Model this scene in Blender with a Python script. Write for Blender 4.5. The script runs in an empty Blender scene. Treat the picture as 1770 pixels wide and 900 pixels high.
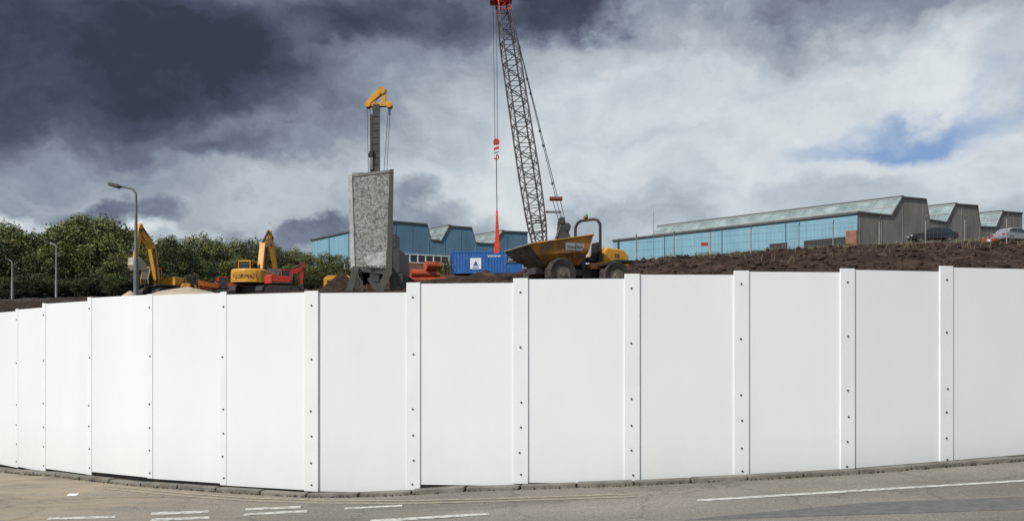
import bpy, math, random
from mathutils import Vector, Matrix, noise as mnoise
random.seed(7)
R=random.random
F=1377.0; HZ=617.0; EYE=1.65
scene=bpy.context.scene
def W(px,py,D): return Vector(((px-885)/F*D, D, EYE+(HZ-py)*D/F))
def interp(x,xs,ys):
    if x<=xs[0]: return ys[0]
    for i in range(len(xs)-1):
        if x<=xs[i+1]:
            t=(x-xs[i])/(xs[i+1]-xs[i]); return ys[i]+(ys[i+1]-ys[i])*t
    return ys[-1]
def g(x):
    if x<-6.5: return max(-0.15,-0.06*(-6.5-x))
    t=x+2.6
    if t<=0: return 0.0
    return min(0.05*t*min(1,t/2.0),1.3)
# ---------------------------------------------------------------- materials
MATS={}
def mat(name,c,rough=0.6,c2=None,scale=6,metal=0,bump=0.0,detail=5,lo=.35,hi=.65,spec=0.5,bscale=None,stretch=None):
    if name in MATS: return MATS[name]
    m=bpy.data.materials.new(name); m.use_nodes=True
    nt=m.node_tree; b=nt.nodes['Principled BSDF']
    b.inputs['Roughness'].default_value=rough; b.inputs['Metallic'].default_value=metal
    b.inputs['Specular IOR Level'].default_value=spec
    if c2 is None: c2=tuple(v*0.72 for v in c)
    tc=nt.nodes.new('ShaderNodeTexCoord'); n=nt.nodes.new('ShaderNodeTexNoise')
    n.inputs['Scale'].default_value=scale; n.inputs['Detail'].default_value=detail; n.inputs['Roughness'].default_value=.6
    vec=tc.outputs['Object']
    if stretch:
        mp=nt.nodes.new('ShaderNodeMapping'); mp.inputs['Scale'].default_value=stretch
        nt.links.new(vec,mp.inputs['Vector']); vec=mp.outputs['Vector']
    nt.links.new(vec,n.inputs['Vector'])
    r=nt.nodes.new('ShaderNodeValToRGB'); r.color_ramp.elements[0].position=lo; r.color_ramp.elements[1].position=hi
    r.color_ramp.elements[0].color=(*c,1); r.color_ramp.elements[1].color=(*c2,1)
    nt.links.new(n.outputs['Fac'],r.inputs['Fac']); nt.links.new(r.outputs['Color'],b.inputs['Base Color'])
    if bump>0:
        n2=nt.nodes.new('ShaderNodeTexNoise'); n2.inputs['Scale'].default_value=bscale or scale*3; n2.inputs['Detail'].default_value=8
        nt.links.new(vec,n2.inputs['Vector'])
        bp=nt.nodes.new('ShaderNodeBump'); bp.inputs['Strength'].default_value=bump; bp.inputs['Distance'].default_value=.1
        nt.links.new(n2.outputs['Fac'],bp.inputs['Height']); nt.links.new(bp.outputs['Normal'],b.inputs['Normal'])
    MATS[name]=m; return m
def add_splash(m):
    # mud splashed on the lowest part of the boards
    nt=m.node_tree; b=nt.nodes['Principled BSDF']; src=b.inputs['Base Color'].links[0].from_socket
    tc=nt.nodes.new('ShaderNodeTexCoord'); sx=nt.nodes.new('ShaderNodeSeparateXYZ'); nt.links.new(tc.outputs['Object'],sx.inputs[0])
    mr=nt.nodes.new('ShaderNodeMapRange'); mr.inputs[1].default_value=.75; mr.inputs[2].default_value=0.0; mr.inputs[3].default_value=0; mr.inputs[4].default_value=.32; nt.links.new(sx.outputs['Z'],mr.inputs[0])
    n=nt.nodes.new('ShaderNodeTexNoise'); n.inputs['Scale'].default_value=3.5; n.inputs['Detail'].default_value=9; n.inputs['Roughness'].default_value=.75; nt.links.new(tc.outputs['Object'],n.inputs['Vector'])
    mu=nt.nodes.new('ShaderNodeMath'); mu.operation='MULTIPLY'; nt.links.new(mr.outputs[0],mu.inputs[0]); nt.links.new(n.outputs['Fac'],mu.inputs[1])
    mx=nt.nodes.new('ShaderNodeMix'); mx.data_type='RGBA'; nt.links.new(mu.outputs[0],mx.inputs[0]); nt.links.new(src,mx.inputs[6]); mx.inputs[7].default_value=(.42,.38,.32,1)
    nt.links.new(mx.outputs[2],b.inputs['Base Color'])
white_panel=mat('white_painted_ply',(.775,.80,.81),.42,(.715,.74,.755),.9,bump=.015,bscale=25,lo=.3,hi=.75,stretch=(1,1,.35))
white_batten=mat('white_batten',(.785,.81,.82),.4,(.73,.755,.77),1.5)
add_splash(white_panel); add_splash(white_batten)
bolt_m=mat('bolt_steel',(.06,.06,.065),.5,metal=.4)
steel=mat('galvanised_steel',(.20,.21,.22),.5,(.13,.14,.15),3,metal=.3)
dark=mat('dark_steel',(.035,.035,.04),.5,(.06,.055,.05),4)
rubber=mat('rubber',(.02,.02,.02),.85,(.07,.06,.05),5)
glass=mat('dark_glass',(.02,.028,.035),.12,(.03,.04,.05),2)
yellow=mat('plant_yellow',(.70,.34,.02),.42,(.44,.22,.03),3,detail=8)
dyel=mat('dusty_dumper_yellow',(.50,.22,.025),.55,(.17,.105,.055),2.2,detail=8,lo=.40,hi=.68)
dust=mat('muddy_steel',(.24,.22,.185),.8,(.10,.085,.07),4)
orange=mat('plant_orange',(.72,.17,.02),.45,(.42,.11,.03),3)
red=mat('red_paint',(.60,.035,.02),.45,(.36,.03,.02),3)
sling=mat('red_sling',(.85,.07,.02),.7)
white=mat('white_paint',(.8,.8,.8),.5,(.65,.65,.64),4)
black=mat('black_plastic',(.02,.02,.022),.5)
concrete=mat('concrete',(.30,.29,.27),.85,(.20,.19,.175),1.2,bump=.2)
grey_wall=mat('grey_render',(.26,.25,.235),.85,(.13,.125,.115),.6,detail=8,bump=.1,stretch=(1,1,.3))
roofgrey=mat('roof_felt',(.10,.105,.11),.8,(.06,.065,.07),1)
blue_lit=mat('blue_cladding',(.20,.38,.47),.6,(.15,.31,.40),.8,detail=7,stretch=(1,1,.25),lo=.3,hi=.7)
blue_g=mat('blue_cladding_shaded',(.125,.24,.33),.65,(.075,.16,.235),.7,detail=8,stretch=(1,1,.3),lo=.3,hi=.7)  # same streaky cladding, with the gable side's shade put into a darker blue
brick=mat('brick',(.30,.14,.085),.85,(.20,.095,.06),2)
glaz=mat('roof_glazing',(.30,.37,.38),.35,(.15,.20,.21),.7)
mull=mat('glazing_bar',(.40,.42,.42),.6)
cont_blue=mat('container_blue',(.02,.13,.42),.45,(.015,.09,.30),1.5)
boomm=mat('crane_lattice',(.10,.085,.09),.5,(.06,.05,.055),3)
# ---------------------------------------------------------------- mesh builder
class Mb:
    def __init__(s): s.v=[];s.f=[];s.m=[];s.ms=[];s.sm=[]
    def mi(s,m):
        if m not in s.ms: s.ms.append(m)
        return s.ms.index(m)
    def add(s,vs,fs,m,smooth=False):
        o=len(s.v); s.v+= [Vector(v) for v in vs]; k=s.mi(m)
        for f in fs: s.f.append([i+o for i in f]); s.m.append(k); s.sm.append(smooth)
    def box(s,x0,x1,y0,y1,z0,z1,m):
        s.add([(x0,y0,z0),(x1,y0,z0),(x1,y1,z0),(x0,y1,z0),(x0,y0,z1),(x1,y0,z1),(x1,y1,z1),(x0,y1,z1)],
              [(0,3,2,1),(4,5,6,7),(0,1,5,4),(1,2,6,5),(2,3,7,6),(3,0,4,7)],m)
    def hexa(s,b,t,m):
        s.add(list(b)+list(t),[(0,3,2,1),(4,5,6,7),(0,1,5,4),(1,2,6,5),(2,3,7,6),(3,0,4,7)],m)
    def prism(s,pts,y0,y1,m,ch=0.0):
        n=len(pts)
        if ch>0:
            cx=sum(p[0] for p in pts)/n; cz=sum(p[1] for p in pts)/n
            def shr(p):
                d=Vector((p[0]-cx,p[1]-cz)); l=d.length; d=d*(max(0,l-ch)/l); return (cx+d.x,cz+d.y)
            ins=[shr(p) for p in pts]
            rings=[[(p[0],y0,p[1]) for p in ins],[(p[0],y0+ch,p[1]) for p in pts],[(p[0],y1-ch,p[1]) for p in pts],[(p[0],y1,p[1]) for p in ins]]
        else: rings=[[(p[0],y0,p[1]) for p in pts],[(p[0],y1,p[1]) for p in pts]]
        vs=[v for r in rings for v in r]; fs=[tuple(range(n)),tuple(reversed(range((len(rings)-1)*n,len(rings)*n)))]
        for k in range(len(rings)-1):
            for i in range(n):
                j=(i+1)%n; fs.append((k*n+j,k*n+i,(k+1)*n+i,(k+1)*n+j))
        s.add(vs,fs,m)
    def tube(s,p0,p1,r0,m,r1=None,n=8,cap=True):
        p0=Vector(p0);p1=Vector(p1); r1=r0 if r1 is None else r1
        a=(p1-p0); 
        if a.length<1e-6: return
        a.normalize(); u=a.cross(Vector((0,0,1)) if abs(a.z)<.9 else Vector((1,0,0))).normalized(); w=a.cross(u)
        vs=[]
        for p,r in ((p0,r0),(p1,r1)):
            for i in range(n):
                t=2*math.pi*i/n; vs.append(p+u*math.cos(t)*r+w*math.sin(t)*r)
        fs=[(i,(i+1)%n,n+(i+1)%n,n+i) for i in range(n)]
        s.add(vs,fs,m,True)
        if cap: s.add(vs,[tuple(reversed(range(n))),tuple(range(n,2*n))],m)
    def path(s,pts,r,m,n=8):
        for a,b in zip(pts[:-1],pts[1:]): s.tube(a,b,r,m,n=n)
    def bar(s,p0,p1,h0,h1,y0,y1,m):
        a=Vector((p1[0]-p0[0],p1[1]-p0[1])).normalized(); q=Vector((-a.y,a.x))
        pts=[(p0[0]-q.x*h0/2,p0[1]-q.y*h0/2),(p1[0]-q.x*h1/2,p1[1]-q.y*h1/2),(p1[0]+q.x*h1/2,p1[1]+q.y*h1/2),(p0[0]+q.x*h0/2,p0[1]+q.y*h0/2)]
        s.prism(pts,y0,y1,m)
    def wheel(s,x,y,z,r,w,hub):
        n=24; prof=[(r*.55,-w/2+.03),(r*.9,-w/2),(r,-w*.35),(r,w*.35),(r*.9,w/2),(r*.55,w/2-.03)]
        vs=[];fs=[]
        for i in range(n):
            t=2*math.pi*i/n
            for k,(rr,yy) in enumerate(prof):
                q=rr*(1.0 if (k in(0,1,4,5) or i%2) else .965)
                vs.append((x+q*math.cos(t),y+yy,z+q*math.sin(t)))
        L=len(prof)
        for i in range(n):
            j=(i+1)%n
            for k in range(L-1): fs.append((i*L+k,j*L+k,j*L+k+1,i*L+k+1))
        s.add(vs,fs,rubber)
        s.tube((x,y-w/2+.06,z),(x,y+w/2-.06,z),r*.56,hub,n=16)
        s.tube((x,y-w/2+.01,z),(x,y+w/2-.01,z),r*.2,hub,n=10)
    def make(s,name,parent=None,loc=(0,0,0),rz=0,scale=1,origin=None,bevel=0):
        me=bpy.data.meshes.new(name)
        vs=s.v if origin is None else [v-Vector(origin) for v in s.v]
        me.from_pydata([tuple(v) for v in vs],[],s.f)
        for m in s.ms: me.materials.append(m)
        me.polygons.foreach_set('material_index',s.m); me.polygons.foreach_set('use_smooth',s.sm)
        me.update()
        o=bpy.data.objects.new(name,me); scene.collection.objects.link(o)
        o.location=origin if origin is not None else loc; o.rotation_euler=(0,0,rz); o.scale=(scale,)*3
        if parent: o.parent=parent
        if bevel:
            md=o.modifiers.new('bevel','BEVEL'); md.width=bevel; md.segments=2; md.limit_method='ANGLE'
        return o
def empty(name,loc=(0,0,0),rz=0,scale=1):
    o=bpy.data.objects.new(name,None); scene.collection.objects.link(o); o.location=loc; o.rotation_euler=(0,0,rz); o.scale=(scale,)*3; return o
def text(name,body,size,m,parent,loc,rot,ext=.004):
    c=bpy.data.curves.new(name,'FONT'); c.body=body; c.size=size; c.align_x='CENTER'; c.align_y='CENTER'; c.extrude=ext
    c.materials.append(m); o=bpy.data.objects.new(name,c); scene.collection.objects.link(o)
    o.parent=parent; o.location=loc; o.rotation_euler=rot; return o
# ---------------------------------------------------------------- terrain
PX=[-400,0,240,400,540,700,880,1090,1300,1500,1770,2200]
P30=[520,522,515,512,508,503,500,498,490,487,486,485]
P42=[520,520,514,510,506,498,488,456,440,427,421,417]
P60=[518,518,511,509,500,490,473,455,438,426,420,416]
P95=[518,518,512,510,499,484,472,452,437,425,420,416]
def rowz(P,D): return EYE+(HZ-P)*D/F
def ground_z(x,y):
    D=max(y,1); px=885+F*x/D
    z14=g(x)-.3
    z30=rowz(interp(px,PX,P30),30); z42=rowz(interp(px,PX,P42),42); z60=rowz(interp(px,PX,P60),60); z95=rowz(interp(px,PX,P95),95)
    z=interp(D,[10,14,30,42,60,95,400,900,3000],[g(x)-.3,z14,z30,z42,z60,z95,z95,5,0])
    return z
def terr_noise(x,y,amp):
    v=Vector((x,y,0))
    return amp*(mnoise.fractal(v*.35,1,2,4)*.9+mnoise.fractal(v*1.6,.8,2,4)*.35)
def terrain():
    us=[-1.5+3.0*i/760 for i in range(761)]
    Ds=[]; d=10.0
    while d<130: Ds.append(d); d*=1.013
    Ds+=[150,200,300,400,600,900,1500,3000]
    vs=[];n=len(us)
    for D in Ds:
        for u in us:
            x=u*D; px=885+F*u
            z=ground_z(x,D)
            a=0 if D<13 else min(1,(D-13)/8)
            if D>110: a=0
            k=interp(px,[0,500,700,1100,1400],[.12,.14,.3,.36,.30])
            if D>60: k*=.3
            vs.append((x,D,z+a*terr_noise(x,D,k)))
    fs=[]
    for j in range(len(Ds)-1):
        for i in range(n-1):
            a=j*n+i; fs.append((a,a+1,a+n+1,a+n))
    me=bpy.data.meshes.new('terrain'); me.from_pydata(vs,[],fs); me.update()
    me.polygons.foreach_set('use_smooth',[True]*len(fs))
    m=bpy.data.materials.new('soil'); m.use_nodes=True; nt=m.node_tree; b=nt.nodes['Principled BSDF']; b.inputs['Roughness'].default_value=.95
    b.inputs['Specular IOR Level'].default_value=.15
    tc=nt.nodes.new('ShaderNodeTexCoord')
    n1=nt.nodes.new('ShaderNodeTexNoise'); n1.inputs['Scale'].default_value=1.3; n1.inputs['Detail'].default_value=10; n1.inputs['Roughness'].default_value=.7
    nt.links.new(tc.outputs['Object'],n1.inputs['Vector'])
    r=nt.nodes.new('ShaderNodeValToRGB'); e=r.color_ramp.elements
    e[0].position=.32; e[0].color=(.022,.014,.011,1); e[1].position=.72; e[1].color=(.17,.115,.085,1)
    x=e.new(.52); x.color=(.065,.042,.033,1)
    nt.links.new(n1.outputs['Fac'],r.inputs['Fac']); nt.links.new(r.outputs['Color'],b.inputs['Base Color'])
    n2=nt.nodes.new('ShaderNodeTexNoise'); n2.inputs['Scale'].default_value=4; n2.inputs['Detail'].default_value=10; n2.inputs['Roughness'].default_value=.7
    nt.links.new(tc.outputs['Object'],n2.inputs['Vector'])
    bp=nt.nodes.new('ShaderNodeBump'); bp.inputs['Strength'].default_value=.9; bp.inputs['Distance'].default_value=.35
    nt.links.new(n2.outputs['Fac'],bp.inputs['Height']); nt.links.new(bp.outputs['Normal'],b.inputs['Normal'])
    me.materials.append(m); o=bpy.data.objects.new('terrain',me); scene.collection.objects.link(o)
    return m
soil=terrain()
cb=Mb()
for i in range(2600):
    px=random.uniform(1040,2000) if R()<.8 else random.uniform(520,1040); D=random.uniform(33,44); x=(px-885)/F*D
    z=ground_z(x,D)+terr_noise(x,D,interp(px,[0,500,700,1100,1400],[.12,.14,.3,.36,.30])); r=random.uniform(.04,.16)*(1 if R()<.93 else 1.8)
    vs=[]
    for (a,b_,c) in ((1,0,0),(-1,0,0),(0,1,0),(0,-1,0),(0,0,1),(0,0,-1)):
        q=r*random.uniform(.6,1.3); vs.append((x+a*q,D+b_*q,z+c*q*.8))
    cb.add(vs,[(0,2,4),(2,1,4),(1,3,4),(3,0,4),(2,0,5),(1,2,5),(3,1,5),(0,3,5)],soil)
cb.make('soil_clods')
gr=Mb(); grass=mat('rough_grass',(.09,.10,.035),.9,(.15,.13,.07),3); straw=mat('dry_straw',(.24,.20,.12),.9)
for i in range(5200):
    px=random.uniform(1120,2000); D=random.uniform(43.5,49); x=(px-885)/F*D
    if mnoise.noise(Vector((x*.5,D*.5,3)))<-.05 : continue
    z=ground_z(x,D)+terr_noise(x,D,.33)-.03; h=random.uniform(.08,.32); a=R()*6.28; dx=math.cos(a)*.03; dy=math.sin(a)*.03
    gr.add([(x-dx,D-dy,z),(x+dx,D+dy,z),(x+random.uniform(-.12,.12),D+random.uniform(-.1,.1),z+h)],[(0,1,2)],grass if R()<.65 else straw)
for i in range(160):
    px=random.uniform(1120,2000); D=random.uniform(38,44); x=(px-885)/F*D; z=ground_z(x,D)+terr_noise(x,D,.33)
    gr.tube((x,D,z-.05),(x+random.uniform(-.25,.25),D,z+random.uniform(.1,.4)),.012,straw,n=4)
gr.make('rough_grass')
sand=mat('pale_sand',(.50,.43,.33),.9,(.38,.31,.23),1.5,bump=.4)
def mound(name,c,rx,ry,h,m,seed=0):
    b=Mb(); n=48;k=14;vs=[];fs=[]
    for j in range(k+1):
        rr=j/k
        for i in range(n):
            t=2*math.pi*i/n; x=c[0]+rx*rr*math.cos(t); y=c[1]+ry*rr*math.sin(t)
            hh=h*(1-rr**1.3)+.18*h*mnoise.fractal(Vector((x*.7,y*.7,seed)),1,2,4)*(1-rr*.5)
            vs.append((x,y,c[2]+hh-(.4*rr)))
    for j in range(k):
        for i in range(n): a=j*n+i; c2=j*n+(i+1)%n; fs.append((a,c2,c2+n,a+n))
    b.add(vs,fs,m,True); return b.make(name)
p=W(325,512,34); mound('sand_pile',p,2.9,2.2,.45,sand)
p=W(225,518,30); mound('sand_pile',p,.9,.9,.35,sand,3)
p=W(590,505,48); mound('soil_heap',p,1.6,1.8,1.3,soil,5)
p=W(705,505,45); mound('soil_heap',p,1.6,2,.9,soil,6)
p=W(840,492,50); mound('soil_heap',p,3.2,2,.9,soil,8)
# ---------------------------------------------------------------- near ground, road
def sheet(name,x0,x1,y0,y1,nx,ny,dz,m):
    vs=[];fs=[]
    for j in range(ny+1):
        for i in range(nx+1):
            x=x0+(x1-x0)*i/nx; y=y0+(y1-y0)*j/ny; vs.append((x,y,g(x)+dz))
    for j in range(ny):
        for i in range(nx): a=j*(nx+1)+i; fs.append((a,a+1,a+nx+2,a+nx+1))
    me=bpy.data.meshes.new(name); me.from_pydata(vs,[],fs); me.materials.append(m); o=bpy.data.objects.new(name,me); scene.collection.objects.link(o); return o
gm=mat('ground_dirt',(.16,.13,.10),.9,(.10,.085,.07),.8,bump=.3)
gb=Mb(); gb.add([(-3500,-3000,-.6),(3500,-3000,-.6),(3500,3500,-.6),(-3500,3500,-.6)],[(0,1,2,3)],gm); gb.make('ground')
ROAD=-.05
def asphalt():
    m=bpy.data.materials.new('asphalt'); m.use_nodes=True; nt=m.node_tree; L=nt.links; b=nt.nodes['Principled BSDF']; b.inputs['Roughness'].default_value=.85
    b.inputs['Specular IOR Level'].default_value=.25
    tc=nt.nodes.new('ShaderNodeTexCoord')
    def noi(s,d,r=.6,st=None):
        n=nt.nodes.new('ShaderNodeTexNoise'); n.inputs['Scale'].default_value=s; n.inputs['Detail'].default_value=d; n.inputs['Roughness'].default_value=r
        if st:
            mp=nt.nodes.new('ShaderNodeMapping'); mp.inputs['Scale'].default_value=st; L.new(tc.outputs['Object'],mp.inputs['Vector']); L.new(mp.outputs['Vector'],n.inputs['Vector'])
        else: L.new(tc.outputs['Object'],n.inputs['Vector'])
        return n
    a=noi(.6,6,.6,(.5,1.6,1)); r1=nt.nodes.new('ShaderNodeValToRGB'); e=r1.color_ramp.elements
    e[0].position=.35;e[0].color=(.185,.172,.150,1);e[1].position=.7;e[1].color=(.30,.275,.24,1); L.new(a.outputs['Fac'],r1.inputs['Fac'])
    f=noi(55,3,.7); r2=nt.nodes.new('ShaderNodeValToRGB'); e=r2.color_ramp.elements
    e[0].position=.35;e[0].color=(.6,.6,.6,1);e[1].position=.68;e[1].color=(1.3,1.27,1.22,1); L.new(f.outputs['Fac'],r2.inputs['Fac'])
    mx=nt.nodes.new('ShaderNodeMix'); mx.data_type='RGBA'; mx.blend_type='MULTIPLY'; mx.inputs[0].default_value=1
    L.new(r1.outputs['Color'],mx.inputs[6]); L.new(r2.outputs['Color'],mx.inputs[7])
    sx=nt.nodes.new('ShaderNodeSeparateXYZ'); L.new(tc.outputs['Object'],sx.inputs[0])
    mr=nt.nodes.new('ShaderNodeMapRange'); mr.inputs[1].default_value=-2.5; mr.inputs[2].default_value=-5.5; L.new(sx.outputs['X'],mr.inputs[0])
    d=noi(2.2,8,.7,(.6,1.6,1)); r3=nt.nodes.new('ShaderNodeValToRGB'); r3.color_ramp.elements[0].position=.38; r3.color_ramp.elements[1].position=.6; L.new(d.outputs['Fac'],r3.inputs['Fac'])
    mm=nt.nodes.new('ShaderNodeMath'); mm.operation='MULTIPLY'; L.new(mr.outputs[0],mm.inputs[0]); L.new(r3.outputs['Color'],mm.inputs[1])
    m2=nt.nodes.new('ShaderNodeMix'); m2.data_type='RGBA'; L.new(mm.outputs[0],m2.inputs[0]); L.new(mx.outputs[2],m2.inputs[6]); m2.inputs[7].default_value=(.34,.275,.20,1)
    v=nt.nodes.new('ShaderNodeTexVoronoi'); v.feature='DISTANCE_TO_EDGE'; v.inputs['Scale'].default_value=.7
    dn=noi(3,5); vm=nt.nodes.new('ShaderNodeVectorMath'); vm.operation='ADD'; vs=nt.nodes.new('ShaderNodeVectorMath'); vs.operation='SCALE'; vs.inputs['Scale'].default_value=.5
    L.new(dn.outputs['Color'],vs.inputs[0]); L.new(tc.outputs['Object'],vm.inputs[0]); L.new(vs.outputs[0],vm.inputs[1]); L.new(vm.outputs[0],v.inputs['Vector'])
    r4=nt.nodes.new('ShaderNodeValToRGB'); e=r4.color_ramp.elements; e[0].position=0;e[0].color=(.35,.35,.35,1);e[1].position=.018;e[1].color=(1,1,1,1); L.new(v.outputs['Distance'],r4.inputs['Fac'])
    m3=nt.nodes.new('ShaderNodeMix'); m3.data_type='RGBA'; m3.blend_type='MULTIPLY'; m3.inputs[0].default_value=.45; L.new(m2.outputs[2],m3.inputs[6]); L.new(r4.outputs['Color'],m3.inputs[7])
    L.new(m3.outputs[2],b.inputs['Base Color'])
    bp=nt.nodes.new('ShaderNodeBump'); bp.inputs['Strength'].default_value=.4; bp.inputs['Distance'].default_value=.01; L.new(f.outputs['Fac'],bp.inputs['Height']); L.new(bp.outputs['Normal'],b.inputs['Normal'])
    return m
sheet('road',-60,60,-20,18,240,10,ROAD,asphalt())
# ---------------------------------------------------------------- hoarding
FP=[(-14.5,19.5),(-13.0,17.6),(-11.9,16.3),(-10.8,15.2),(-9.75,14.15),(-8.75,13.22),(-7.72,12.42),(-6.95,11.83),(-5.94,11.2),(-4.83,10.63),(-3.70,10.21),(-2.47,9.82),(-1.2,9.7),(.104,9.57),(1.43,9.49),(2.74,9.52),(4.04,9.6),(5.35,9.82),(6.62,10.05),(7.85,10.45),(9.0,10.95),(10.1,11.6),(11.1,12.4)]
BZ=[-.1,-.1,-.1,-.09,-.08,-.07,-.05,.0,.04,.035,.012,.0,.105,.145,.19,.23,.265,.32,.36,.42,.48,.52]
hp=empty('hoarding_fence',(0,9.7,0))
def child(o,p):
    o.parent=p; o.matrix_parent_inverse=Matrix.Translation(-Vector(p.location)); return o
timber=mat('timber',(.35,.25,.15))
def oriented_box(mb,a,b,t0,t1,n0,n1,z0,z1,m):
    a=Vector((a[0],a[1],0)); b=Vector((b[0],b[1],0)); d=(b-a).normalized(); n=Vector((d.y,-d.x,0))
    def P(t,k,z): v=a+d*t+n*k; return (v.x,v.y,z)
    mb.hexa([P(t0,n0,z0),P(t1,n0,z0),P(t1,n1,z0),P(t0,n1,z0)],[P(t0,n0,z1),P(t1,n0,z1),P(t1,n1,z1),P(t0,n1,z1)],m)
for i in range(len(FP)-1):
    a,b=FP[i],FP[i+1]; L=(Vector(b)-Vector(a)).length
    pb=Mb(); z0=BZ[i]+random.uniform(-.004,.004)
    oriented_box(pb,a,b,.004,L-.004,-.018,0,z0,z0+2.44,white_panel)
    child(pb.make('panel',bevel=.002),hp)
    fr=Mb(); oriented_box(fr,a,b,0,L,-.08,-.02,z0+.3,z0+.4,timber); oriented_box(fr,a,b,0,L,-.08,-.02,z0+2.0,z0+2.1,timber)
    child(fr.make('rail'),hp)
for i in range(1,len(FP)-1):
    a,b=Vector(FP[i-1]),Vector(FP[i+1]); d=(b-a).normalized(); c=Vector(FP[i])
    w=.095 if i<11 else .18
    if i==12: w=.17
    s0=c-d*w/2; s1=c+d*w/2; zt=max(BZ[i-1],BZ[i])+2.44+.012; zb=min(BZ[i-1],BZ[i])+.0
    if i>12: zb=BZ[i-1]+.03
    th=.005 if i<11 else .016
    sb=Mb(); oriented_box(sb,s0,s1,0,w,-.012,th,zb,zt,white_batten)
    child(sb.make('batten',bevel=.003),hp)
    bb=Mb()
    nrm=Vector((d.y,-d.x))
    hs=[2.27,1.62,.97,.66,.36,.09]
    for h in hs:
        off=random.uniform(-.012,.012); p=c+d*off; z=zb+h*(zt-zb)/2.44+random.uniform(-.02,.02)
        p0=Vector((p.x,p.y,z))+Vector((nrm.x,nrm.y,0))*.001; p1=p0+Vector((nrm.x,nrm.y,0))*(th+.006)
        bb.tube(p0,p1,.0125,bolt_m,n=6)
    child(bb.make('bolts'),hp)
    po=Mb(); oriented_box(po,s0,s1,.02,w-.02 if w>.12 else w,-.18,-.082,zb-.4,zt-.1,timber); child(po.make('post'),hp)
def offs(i,k):
    a=Vector(FP[max(i-1,0)]); b=Vector(FP[min(i+1,len(FP)-1)]); d=(b-a).normalized(); return Vector(FP[i])+Vector((d.y,-d.x))*k
kb=Mb(); kst=mat('kerb_stone',(.22,.205,.175),.9,(.11,.10,.085),2.5,bump=.3,detail=8)
pv=Mb(); verge=mat('verge_dirt',(.09,.075,.055),.95,(.04,.035,.025),5,bump=.5)
KO=[.16]*12+[.14,.15,.19,.24,.28,.30]+[.32]*8
for i in range(len(FP)-1):
    for s in range(2):
        t0,t1=s/2,(s+1)/2
        A0=offs(i,KO[i]);A1=offs(i+1,KO[i+1]);B0=offs(i,KO[i]-.12);B1=offs(i+1,KO[i+1]-.12);C0=offs(i,-.5);C1=offs(i+1,-.5)
        l=lambda p,q,t:p+(q-p)*t
        gap=.012
        a0=l(A0,A1,t0+gap);a1=l(A0,A1,t1-gap/2);b0=l(B0,B1,t0+gap);b1=l(B0,B1,t1-gap/2)
        zt=.006+random.uniform(-.012,.004)
        base=[(q.x,q.y,g(q.x)-.3) for q in (a0,a1,b1,b0)]; top=[(q.x,q.y,g(q.x)+zt) for q in (a0,a1,b1,b0)]
        kb.hexa(base,top,kst)
    c0=l(A0,B0,.5);c1=l(A1,B1,.5)
    pv.add([(q.x,q.y,g(q.x)-.022) for q in (c0,c1,C1,C0)],[(0,1,2,3)],verge)
kb.make('kerb',bevel=.012); pv.make('verge')
wd=Mb(); weed=mat('weeds',(.07,.08,.03),.9,(.12,.10,.05),6)
for i in range(500):
    k=random.randint(6,17); t=R(); A=offs(k,KO[k]+.01); B=offs(k+1,KO[k+1]+.01); p=A+(B-A)*t; z=g(p.x)+ROAD
    hh=random.uniform(.01,.04); a=R()*6.28; dx=math.cos(a)*.015
    wd.add([(p.x-dx,p.y-.005,z),(p.x+dx,p.y-.01,z),(p.x+random.uniform(-.02,.02),p.y-.03*R(),z+hh)],[(0,1,2)],weed if R()<.5 else verge)
wd.make('weeds')
def gp(px,py,dz=.004):
    D=9.0
    for _ in range(8):
        x=(px-885)/F*D; D=F*(EYE-(g(x)+ROAD))/(py-HZ)
    x=(px-885)/F*D; return (x,D,g(x)+ROAD+dz)
def worn(name,c,thr=.5):
    m=bpy.data.materials.new(name); m.use_nodes=True; nt=m.node_tree; b=nt.nodes['Principled BSDF']; b.inputs['Roughness'].default_value=.7
    tc=nt.nodes.new('ShaderNodeTexCoord'); n=nt.nodes.new('ShaderNodeTexNoise'); n.inputs['Scale'].default_value=14; n.inputs['Detail'].default_value=8; n.inputs['Roughness'].default_value=.75
    nt.links.new(tc.outputs['Object'],n.inputs['Vector'])
    r=nt.nodes.new('ShaderNodeValToRGB'); e=r.color_ramp.elements; e[0].position=thr-.08; e[0].color=(*c,1); e[1].position=thr+.08; e[1].color=(.24,.22,.19,1)
    nt.links.new(n.outputs['Fac'],r.inputs['Fac']); nt.links.new(r.outputs['Color'],b.inputs['Base Color']); return m
rw=worn('worn_white_line',(.58,.57,.53),.54); ry=worn('worn_yellow_line',(.40,.34,.20),.47)
rm=Mb()
def strip(pts_top,pts_bot,m,dz=.004):
    n=len(pts_top)
    for k in range(n-1):
        for s in range(6):
            f=lambda P,t:(P[k][0]+(P[k+1][0]-P[k][0])*t,P[k][1]+(P[k+1][1]-P[k][1])*t)
            a=gp(*f(pts_bot,s/6),dz);b=gp(*f(pts_bot,(s+1)/6),dz);c=gp(*f(pts_top,(s+1)/6),dz);d=gp(*f(pts_top,s/6),dz)
            rm.add([a,b,c,d],[(0,1,2,3)],m)
strip([(1205,863),(1450,848),(1770,829),(2100,812)],[(1205,866.5),(1450,851.5),(1770,832),(2100,815)],rw)
strip([(640,898),(845,886)],[(640,903),(845,889.5)],rw)
strip([(85,894),(200,891)],[(80,898),(198,895)],rw)
strip([(262,885),(361,882)],[(260,890),(361,886)],rw)
strip([(262,896),(362,892)],[(258,901),(362,896)],rw)
strip([(425,878),(520,874)],[(423,882),(520,878)],rw)
strip([(423,887),(531,881)],[(421,891),(531,885)],rw)
strip([(597,877),(695,872)],[(595,880),(695,875)],rw)
ytop=[(180,838),(330,852),(430,859),(560,863),(700,864),(860,860),(1100,852)]
strip(ytop,[(x,y+2.2) for x,y in ytop],ry)
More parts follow.
